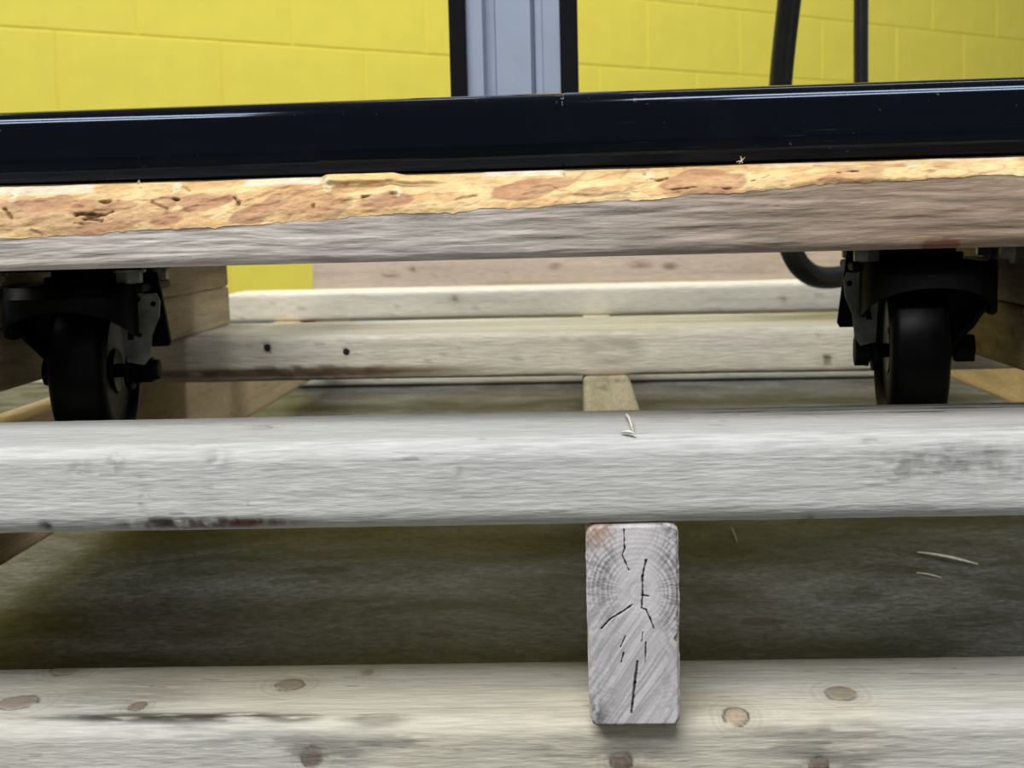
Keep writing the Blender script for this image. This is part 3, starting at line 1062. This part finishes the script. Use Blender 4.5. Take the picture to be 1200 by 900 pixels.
# waney surface between seam and top edge
nw = 56
tt = np.linspace(0, 1, nw)
V = np.zeros((ns, nw, 3))
V[:, :, 0] = s[:, None]
yb = seam[:, 1][:, None]
V[:, :, 1] = yb * (1 - tt) ** 2 + (dwn[:, None]) * tt ** 1.4
zt = topz
V[:, :, 2] = seam[:, 2][:, None] + (zt - seam[:, 2])[:, None] * (tt ** .92)
fv = V.reshape(-1, 3)
tf = np.tile(tt, ns)
env = np.sin(np.pi * np.clip(tf, 0, 1)) ** .5
skew = fv.copy(); skew[:, 0] = fv[:, 0] - fv[:, 2] * 1.1            # streaks lean to the right
h = (fbm(skew, (40, 60, 130), 101, 5) - .5) * .0036
h += (fbm(skew, (260, 60, 700), 102, 3) - .5) * .0012
plates = fbm(skew, (28, 30, 75), 103, 3)
pl = smooth(.50, .56, plates)
h += pl * .0008 + smooth(.47, .50, fbm(skew, (70, 40, 260), 111, 3)) * .0005
PX = pxx(fx0 + fv[:, 0])
C = np.repeat(srgb(222, 190, 136)[None], len(fv), 0)
streak = fbm(skew, (60, 40, 230), 104, 5)
aa = smooth(.44, .57, streak)[:, None]
C = C * (1 - .6 * aa) + srgb(200, 154, 102) * .6 * aa
patch = np.zeros(len(fv))
# brown inner-bark patches where the photograph has them: (px, frac up, half px, half frac)
for (bx, bt, bw, bh) in ((30, .40, 70, .40), (95, .35, 60, .35), (345, .42, 45, .28), (385, .15, 22, .35), (185, .45, 22, .25), (240, .55, 40, .2), (620, .42, 38, .28), (655, .55, 20, .22),
                         (822, .42, 50, .45), (860, .35, 25, .4), (1010, .5, 30, .22), (1060, .75, 30, .15), (150, .2, 60, .2), (455, .3, 30, .15), (700, .25, 30, .15), (1000, .2, 40, .2), (300, .2, 30, .25)):
    lean = (tf - bt) * 30
    d = ((PX - lean - bx) / bw) ** 2 + ((tf - bt) / bh) ** 2
    patch = np.maximum(patch, 1 - smooth(.8, 1.15, d + (fbm(skew, (60, 60, 160), 105, 5) - .5) * 2.2))
patch *= (.55 + .45 * smooth(.35, .6, fbm(skew, (45, 40, 130), 106, 3)))
C = C * (1 - .85 * patch[:, None]) + srgb(170, 124, 92) * .85 * patch[:, None]
fine = (fbm(skew, (160, 100, 900), 107, 3) - .5)
C *= (1 + .34 * fine)[:, None]
# plate edges look darker: thin crevices
cre = np.exp(-((plates - .525) / .006) ** 2)[:, None] * .35
C = C * (1 - cre) + srgb(110, 62, 30) * cre
# pale torn strips at the top edge
for (a0, a1) in ((-20, 98), (282, 372), (565, 662), (900, 1010), (1100, 1200)):
    mpx = smooth(a0 - 5, a0 + 5, PX) * (1 - smooth(a1 - 5, a1 + 5, PX)) * smooth(.80, .86, tf)
    amp = 1.0 if a1 < 700 else .45
    mpx = (mpx * amp)[:, None]
    C = C * (1 - mpx) + srgb(226, 206, 176) * mpx
# loose lip of fibre
lp = smooth(372, 384, PX) * (1 - smooth(500, 540, PX)) * smooth(.70, .80, tf)
h += lp * .0035
C = C * (1 - .6 * lp[:, None]) + srgb(236, 196, 132) * .6 * lp[:, None]
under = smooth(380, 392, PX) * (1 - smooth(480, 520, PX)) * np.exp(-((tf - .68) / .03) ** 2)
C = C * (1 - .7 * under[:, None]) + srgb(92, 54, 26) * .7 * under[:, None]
# torn crevices
for (x1, t1, x2, t2, w_, st_) in ((88, .35, 130, .38, 2.6, 1), (95, .27, 118, .25, 2.2, 1), (86, .20, 98, .18, 2, .8), (112, .62, 143, .60, 2.4, .9), (184, .66, 205, .60, 2.4, 1), (192, .80, 200, .74, 2, .8),
                                  (205, .95, 216, .80, 1.4, .6), (272, .60, 280, .42, 1.5, .9), (36, .12, 50, .05, 1.2, .7), (425, .40, 434, .40, 3.4, .9), (458, .44, 466, .42, 3, .9), (365, .55, 368, .25, 1.4, .7),
                                  (758, .9, 762, .45, 2.2, .7), (762, .5, 785, .62, 1.4, .6), (790, .22, 860, .14, 1.2, .7), (885, .32, 905, .5, 1.4, .6), (985, .42, 1010, .5, 1.6, .8), (660, .98, 664, .8, 1.6, .8), (535, .3, 560, .33, 1.2, .4),
                                  (960, .9, 975, .8, 1.6, .6), (1068, .9, 1076, .7, 1.6, .6), (0, .55, 12, .35, 2, .8), (175, .55, 195, .40, 1.6, .6)):
    A_ = np.array((x1, t1 * 48)); B_ = np.array((x2, t2 * 48)); ab = B_ - A_
    q = np.stack([PX, tf * 48], 1) - A_
    k_ = np.clip(q @ ab / (ab @ ab), 0, 1)
    d = np.linalg.norm(q - k_[:, None] * ab, axis=1) + (fbm(fv, (300, 300, 500), 108, 2) - .5) * 5.0
    a = (1 - smooth(w_ * .1, w_ * .75, d)) * st_
    C = C * (1 - .85 * a[:, None]) + srgb(70, 40, 20) * .85 * a[:, None]
    h -= a * .0022
    rim = .0 * np.exp(-((d - w_ * 1.9) / 1.4) ** 2) * st_
    h += rim * .0008
# chewed pale knots
for (bx, bt, r_) in ((763, .75, 9), (1075, .72, 9), (382, .72, 8), (467, .5, 6), (200, .85, 7), (8, .85, 8)):
    d = np.sqrt((PX - bx) ** 2 + ((tf - bt) * 40) ** 2) / r_
    a = (1 - smooth(.5, 1.1, d + (fbm(fv, (400, 400, 600), 109, 2) - .5) * .8))
    C = C * (1 - .6 * a[:, None]) + srgb(238, 222, 186) * .6 * a[:, None]
    h += a * .0015 * (fbm(fv, (900, 900, 900), 110, 2) * 2 - .6)
fv[:, 1] -= h * env * .9
fv[:, 2] += h * .35 * env
fv[:, 2] = np.minimum(fv[:, 2], FT + .002)
V = fv.reshape(ns, nw, 3)
V[:, 0] = seam + np.array((0, -.0002, -.0001))
# close back over the top of the board
extra = topedge.copy(); extra[:, 2] = np.maximum(FT - .0001, zt - .0012); extra[:, 1] += .002
V = np.concatenate([V, extra[:, None]], 1)
C = C.reshape(ns, nw, 3)
C = np.concatenate([C, C[:, -1:]], 1)
n = nw + 1
faces = []
for i in range(ns - 1):
    a_ = i * n
    for k in range(n - 1):
        faces.append((a_ + k, a_ + k + 1, a_ + n + k + 1, a_ + n + k))
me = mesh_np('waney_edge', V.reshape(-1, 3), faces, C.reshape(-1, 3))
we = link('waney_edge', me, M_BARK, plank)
tag(we, 'torn orange and brown waney edge left under the bark')


def sliver(name, p0, p1, w_, parent=None, mat=M_CHIP, bend=0.0, flat=.5):
    """a thin bent splinter of wood from p0 to p1"""
    p0, p1 = Vector(p0), Vector(p1)
    d = p1 - p0
    up = Vector((0, 0, 1)) if abs(d.normalized().z) < .8 else Vector((0, 1, 0))
    sd = d.cross(up).normalized()
    up = sd.cross(d).normalized()
    bm = bmesh.new()
    rings = []
    for k in range(9):
        t = k / 8
        c = p0 + d * t + up * bend * math.sin(math.pi * t)
        w2 = w_ * (.25 + .75 * math.sin(math.pi * min(max(t * .9 + .08, 0), 1)))
        rings.append([bm.verts.new(c + sd * w2 * a + up * w2 * flat * b) for a, b in ((-1, -.3), (.2, -1), (1, .2), (-.1, 1))])
    for a, b in zip(rings[:-1], rings[1:]):
        for k in range(4):
            bm.faces.new((a[k], a[(k + 1) % 4], b[(k + 1) % 4], b[k]))
    bm.faces.new(rings[0]); bm.faces.new(rings[-1])
    return link(name, bm_mesh(name, bm), mat, parent)


for (a, b, w_) in (((866, 192), (873, 184), .0004), ((870, 191), (868, 183), .0004), ((162, 216), (163, 211), .0006), ((863, 190), (870, 188), .0004)):
    pa = PLI @ PY(*a, fyy(a[0]) + .012); pb = PLI @ PY(*b, fyy(a[0]) + .010)
    sliver('splinter', pa, pb, w_, plank)

# ================================================================== MACHINE: frame, mast, casters
mach = empty('machine', (0, .66, Z_F + FT))
tag(mach, 'black wheeled machine frame with an aluminium mast standing on the waney plank', 'machine')


def MP(p):
    return (p[0], p[1] - .66, p[2] - (Z_F + FT))


def rounded_tube(name, L, W, H, rad_, mat, parent, loc, rot, seam_at=None):
    pr = rr_profile(W, H, rad_, .006)
    bm = bmesh.new()
    ss = [0, L] if seam_at is None else [0, seam_at - .0006, seam_at - .0002, seam_at + .0002, seam_at + .0006, L]
    rings = []
    for i, s_ in enumerate(ss):
        off = .0003 if (seam_at is not None and i in (2, 3)) else 0
        rings.append([bm.verts.new((s_, W / 2 + (y - W / 2) * (1 - off / W * 2), H / 2 + (z - H / 2) * (1 - off / H * 2))) for y, z in pr])
    n_ = len(pr)
    for a, b in zip(rings[:-1], rings[1:]):
        for k in range(n_):
            bm.faces.new((a[k], a[(k + 1) % n_], b[(k + 1) % n_], b[k]))
    bm.faces.new(rings[0]); bm.faces.new(rings[-1])
    return link(name, bm_mesh(name, bm, True, 40), mat, parent, loc, rot)


gx0, GL = -.56, 1.16
GH = .0318
# the tube lies on the plank, parallel to it, set back from the waney edge
gl = PLM @ Vector((gx0 - fx0, .0225, FT + .0006))
TUBE_ROT = (0, -froll, FYAW)
front_tube = rounded_tube('front_tube', GL, .045, GH, .0075, M_TUBE, mach, MP(gl), TUBE_ROT, seam_at=PY(658, 150, fyy(658) + .02).x - gx0)
FZ = Z_F + FT + .002
gy = .600
for nm, x_ in (('side_rail', -.32), ('side_rail', .215)):
    rounded_tube(nm, .80, .05, .06, .005, M_TUBE, mach, MP((x_ + .05, gy + .062, Z_F + .0045)), (0, 0, math.pi / 2))
rounded_tube('cross_tube', .48, .08, .04, .005, M_TUBE, mach, MP((-.27, 1.095, Z_F + .01)), (0, 0, 0))
rounded_tube('rear_tube', .61, .05, .05, .005, M_TUBE, mach, MP((-.35, 1.464, Z_F + .005)), (0, 0, 0))
bm = bmesh.new(); bm_box(bm, (0, 0, 0), (.50, .27, .004), .001)  # unseen plate, added to keep the floor below in shade
link('shade_plate', bm_mesh('shade_plate', bm), M_BLACK, mach, MP((-.03, .80, Z_F + .064)))

# mast
my = 1.10
mxl, mxr = PY(527.5, 60, my).x, PY(677, 60, my).x
mw = mxr - mxl
ua = lambda px: (px - 602) / 1500 * 1.0 * (mw / (149 / 1500))
prof = [(547, 0), (566, 0), (566, .006), (568, .006), (568, .011), (580, .011), (580, .002), (581.5, 0), (622, 0), (622, .012), (625, .012), (627, .006), (635, .006), (635, .001), (636.5, 0), (656, 0)]
pts = [(ua(px), d) for px, d in prof] + [(ua(656), .07), (ua(547), .07)]
bm = bmesh.new()
z0m, z1m = Z_F + .05, 1.65
a = [bm.verts.new((x_, y_, z0m)) for x_, y_ in pts]
b = [bm.verts.new((x_, y_, z1m)) for x_, y_ in pts]
for k in range(len(pts)):
    k2 = (k + 1) % len(pts)
    bm.faces.new((a[k], a[k2], b[k2], b[k]))
bm.faces.new(a); bm.faces.new(b)
mc = (mxl + mxr) / 2
mast = link('mast', bm_mesh('mast', bm), M_ALU, mach, MP((mc, my, 0)))
tag(mast, 'silver aluminium profile mast with vertical slots')
for x0_, x1_ in ((527.5, 547), (656, 677)):
    bm = bmesh.new()
    wv = ua(x1_) - ua(x0_)
    bm_box(bm, ((ua(x0_) + ua(x1_)) / 2, .035, (z0m + z1m) / 2), (wv, .084, z1m - z0m), .0012)
    tag(link('side_channel', bm_mesh('side_channel', bm), M_FLANGE, mast), 'black side channel')


# casters ---------------------------------------------------------------
def caster(cx, cyy, cz, mirror, rotz):
    flare = .0445
    """cz = axle height; local frame at the axle, wheel axis along x, fork above"""
    sgn = -1 if mirror else 1
    H0 = .050            # axle to top of fork crown
    bm = bmesh.new()
    # fork legs: bent plates that close in towards the axle
    for sd in (-1, 1):
        nt_, nw_ = 18, 9
        outer, inner = [], []
        for i in range(nt_ + 1):
            t = i / nt_
            zz = H0 - t * (H0 + .011)
            k = smooth(.25, .92, np.array(t)).item()
            xo = (flare if sd == -sgn else .0300) * (1 - k) + .0212 * k
            yw = .030 * (1 - smooth(.0, .85, np.array(t)).item()) + .0115
            if zz < 0:
                yw = math.sqrt(max(.0115 ** 2 - zz * zz, 1e-6))
            yc = .016 * (1 - t)
            ro, ri = [], []
            for j in range(nw_ + 1):
                y_ = yc + yw * (2 * j / nw_ - 1)
                curl = .003 * (2 * j / nw_ - 1) ** 4 * (1 - t)
                ro.append(bm.verts.new((sd * (xo - curl), y_, zz)))
                ri.append(bm.verts.new((sd * (xo - curl - .003), y_, zz)))
            outer.append(ro); inner.append(ri)
        for i in range(nt_):
            for j in range(nw_):
                bm.faces.new((outer[i][j], outer[i][j + 1], outer[i + 1][j + 1], outer[i + 1][j]))
                bm.faces.new((inner[i][j], inner[i + 1][j], inner[i + 1][j + 1], inner[i][j + 1]))
            for j in (0, nw_):
                bm.faces.new((outer[i][j], inner[i][j], inner[i + 1][j], outer[i + 1][j]))
        for j in range(nw_):
            bm.faces.new((outer[0][j], outer[0][j + 1], inner[0][j + 1], inner[0][j]))
            bm.faces.new((outer[-1][j], inner[-1][j], inner[-1][j + 1], outer[-1][j + 1]))
    # turned-in flanges closing each leg towards the wheel
    for sd in (-1, 1):
        wide = sd == -sgn
        prf = [(.0455, H0 - .002), (.0452, .036), (.042, .023), (.035, .0117), (.0255, .003), (.0205, -.007)] if wide else [(.031, H0 - .002), (.0305, .03), (.028, .018), (.0245, .006), (.0215, -.007)]
        poly = [(.0185, H0 - .002)] + prf + [(.0185, -.009)]
        poly = [(sd * x_, z_) for x_, z_ in poly]
        prism(bm, poly, .004, .007)
    # crown: front apron arching over the wheel
    na = 20
    ar0, ar1 = [], []
    for i in range(na + 1):
        a_ = math.pi * i / na
        xo = -.0355 * math.cos(a_) - sgn * .006
        lowz = .020 + .017 * math.sin(a_)
        yf = -.016 - .034 * math.sin(a_) ** .5 if 0 < i < na else -.016
        col_ = [bm.verts.new((xo, yf, lowz)), bm.verts.new((xo * .995, yf + .001, .044)), bm.verts.new((xo * .97, yf + .008, H0))]
        colb = [bm.verts.new((xo * .93, yf + .004, lowz + .0005)), bm.verts.new((xo * .92, yf + .005, .044)), bm.verts.new((xo * .90, yf + .010, H0 - .003))]
        ar0.append(col_); ar1.append(colb)
    for i in range(na):
        for k in range(2):
            bm.faces.new((ar0[i][k], ar0[i + 1][k], ar0[i + 1][k + 1], ar0[i][k + 1]))
            bm.faces.new((ar1[i][k], ar1[i][k + 1], ar1[i + 1][k + 1], ar1[i + 1][k]))
        bm.faces.new((ar0[i][0], ar1[i][0], ar1[i + 1][0], ar0[i + 1][0]))
        bm.faces.new((ar0[i][2], ar0[i + 1][2], ar1[i + 1][2], ar1[i][2]))
    bm_box(bm, (0, .016, H0 - .0025), (.068, .072, .005), .002)
    root = link('caster', bm_mesh('caster', bm, True, 40), M_BLACK, mach, MP((cx, cyy, cz)), (0, 0, rotz))
    # swivel race
    bm = bmesh.new()
    bm_cyl(bm, (0, .018, H0 + .002), .031, .004, 'Z', 40, bevel=.001)
    bm_cyl(bm, (0, .018, H0 + .006), .027, .006, 'Z', 40, bevel=.001)
    link('swivel_race', bm_mesh('swivel_race', bm, True, 40), M_BLACK, root)
    # mounting plate
    bm = bmesh.new()
    bm_box(bm, (-sgn * .013, .018, H0 + .0105), (.098, .090, .0045), .0012)
    link('mounting_plate', bm_mesh('mounting_plate', bm), M_BLACK, root)
    # mounting bolts with washers
    for bx_, by_, dz in ((sgn * .026, -.016, 0), (-sgn * .051, -.016, 0), (sgn * .026, .050, 0), (-sgn * .051, .050, 0)):
        bm = bmesh.new()
        zt_ = H0 + .008
        bm_cyl(bm, (bx_, by_, zt_ - .0007), .0088, .0014, 'Z', 24)
        bm_cyl(bm, (bx_, by_, zt_ - .0014 - .003), .0075, .006, 'Z', 6, bevel=.0005)
        bm_cyl(bm, (bx_, by_, zt_ - .0014 - .007), .0036, .003, 'Z', 14)
        link('mounting_bolt', bm_mesh('mounting_bolt', bm, True, 30), M_ZINC, root)
    # wheel
    bm = bmesh.new()
    Rw, hw_ = .046, .0158
    prof_ = [(-hw_ + .004, .008), (-hw_ + .003, .012), (-hw_ + .0045, .0135), (-hw_ + .0045, .033), (-hw_ + .0015, .035), (-hw_, .037), (-hw_ + .0003, .0405), (-hw_ + .0018, .0440), (-hw_ + .005, Rw),
             (0, Rw + .0003), (hw_ - .005, Rw), (hw_ - .0018, .0440), (hw_ - .0003, .0405), (hw_, .037), (hw_ - .0015, .035), (hw_ - .0045, .033), (hw_ - .0045, .0135), (hw_ - .003, .012), (hw_ - .004, .008)]
    lathe_x(bm, prof_, 64)
    link('wheel', bm_mesh('wheel', bm, True, 35), M_RUBBER, root)
    # axle with hex head and nut
    bm = bmesh.new()
    bm_cyl(bm, (0, 0, 0), .004, .056, 'X', 16)
    bm_cyl(bm, (sgn * .0238, 0, 0), .0088, .0016, 'X', 24)
    if mirror:
        bm_cyl(bm, (sgn * .0275, 0, 0), .0085, .0062, 'X', 12, bevel=.0005)
        bm_cyl(bm, (-sgn * .0288, -.001, .001), .0085, .0105, 'X', 6, bevel=.0006)
    else:
        bm_cyl(bm, (sgn * .0286, 0, 0), .0080, .009, 'X', 6, bevel=.0006)
        bm_cyl(bm, (sgn * .0345, 0, 0), .0058, .004, 'X', 20, bevel=.0004)
        bm_cyl(bm, (-sgn * .0265, 0, 0), .0078, .0055, 'X', 12, bevel=.0005)
    link('axle_bolt', bm_mesh('axle_bolt', bm, True, 30), M_BLACK, root)
    # worn grey brake bracket beside the fork
    bm = bmesh.new()
    pts_ = [(.0190, .040), (.0205, .0465), (.0290, .0470), (.0330, .0440), (.0395, .0445), (.0415, .040), (.0405, .031), (.0360, .021), (.0345, .008), (.0310, .004), (.0215, .006), (.0205, .022)]
    if mirror:
        pts_ = [(-x_ * .86 - .002, z_) for x_, z_ in pts_][::-1]
    prism(bm, pts_, -.0140, -.0110)
    bracket = link('brake_bracket', bm_mesh('brake_bracket', bm), M_WORN, root)
    tag(bracket, 'worn grey steel bracket with round holes')
    bm = bmesh.new()
    for hx, hz, hr in ((.0290, .0415, .0019), (.0380, .0385, .0016), (.0295, .021, .0012)):
        hx_ = -hx * .86 - .002 if mirror else hx
        bm_cyl(bm, (hx_, -.0142, hz), hr, .0006, 'Y', 16)
    # dark discs stand in for the shaded depth of the bracket holes
    link('bracket_hole_discs', bm_mesh('bracket_hole_discs', bm), M_BLACK, root)
    bm = bmesh.new()
    pts_ = [(.027, .056), (.0370, .056), (.0425, .0155), (.0410, .0130), (.030, .0130)]
    if mirror:
        pts_ = [(-x_ * .93, z_) for x_, z_ in pts_][::-1]
    prism(bm, pts_, .004, .008)
    link('brake_plate', bm_mesh('brake_plate', bm), M_BLACK, root)
    return root


CY = .795
lc = PY(100, 437, CY); rc = PY(1074, 410, CY)
c1 = caster(lc.x + .0065, CY, lc.z + .001, False, R(4))
tag(c1, 'black swivel caster hanging at the left')
c2 = caster(rc.x - .0035, CY, rc.z, True, R(-5))
tag(c2, 'black swivel caster hanging at the right')

# ================================================================== HOSE and CABLE
hy = 1.42
pts = [(mc + .03, my + .085, 1.30), (mc + .09, my + .12, 1.33), (mc + .17, my + .17, 1.22), (.27, hy - .13, .85), PY(946, -220, hy - .1), PY(936, -80, hy - .06), PY(925, 0, hy - .03), PY(915, 95, hy), PY(911, 180, hy), PY(917, 250, hy), PY(927, 292, hy), PY(941, 315, hy + .01), PY(962, 325, hy + .03), PY(995, 322, hy + .06), PY(1040, 305, hy + .08), PY(1075, 270, hy + .05), PY(1080, 240, hy + .03)]
hs = link('hose', tube_mesh('hose', pts, .0113, 20, 10), M_HOSE)
tag(hs, 'thick black rubber hose looping down beside the right caster', 'hose')
cyb = 1.50
pts = [(mc + .03, my + .085, 1.50), (mc + .12, my + .15, 1.53), (.26, cyb - .12, 1.40), (.30, cyb - .01, 1.0), PY(1011, -260, cyb), PY(1010, -80, cyb), PY(1009, 0, cyb), PY(1009, 100, cyb), PY(1011, 180, cyb), PY(1018, 240, cyb)]
cb = link('cable', tube_mesh('cable', pts, .0075, 16, 8), M_HOSE)
tag(cb, 'thinner black cable hanging straight down right of the hose', 'cable')

# ================================================================== LITTER
o = sliver('wood_splinter', PZ(1076, 647, .0014), PZ(1146, 661, .0022), .0028, None, M_CHIP, .001, .35)
tag(o, 'long pale wood splinter lying on the concrete at the right', 'splinter')
o = sliver('wood_splinter', PZ(1074, 671, .0008), PZ(1104, 677, .0008), .0010, None, M_CHIP, .0005, .5)
tag(o, 'short thin wood splinter lying below the long one', 'splinter')
o = sliver('wood_splinter', PZ(857, 618, .001), PZ(864, 636, .001), .0009, None, M_CHIP, .001, .6)
tag(o, 'faint sliver on the floor close behind the stringer end', 'splinter')
q0 = PZ(733, 485, Z_D + .0016); q1 = PZ(742, 505, Z_D + .0012)
o = sliver('wood_shaving', q0, q1, .0007, None, M_CHIP, .002, .6)
tag(o, 'curled pale wood shaving lying on top of the front deck board', 'shaving')
o = sliver('wood_shaving', PZ(728, 507, Z_D + .001), PZ(744, 508, Z_D + .001), .0013, None, M_CHIP, .0005, .6)
tag(o, 'flat crumb of wood near the front edge of the deck board', 'shaving')
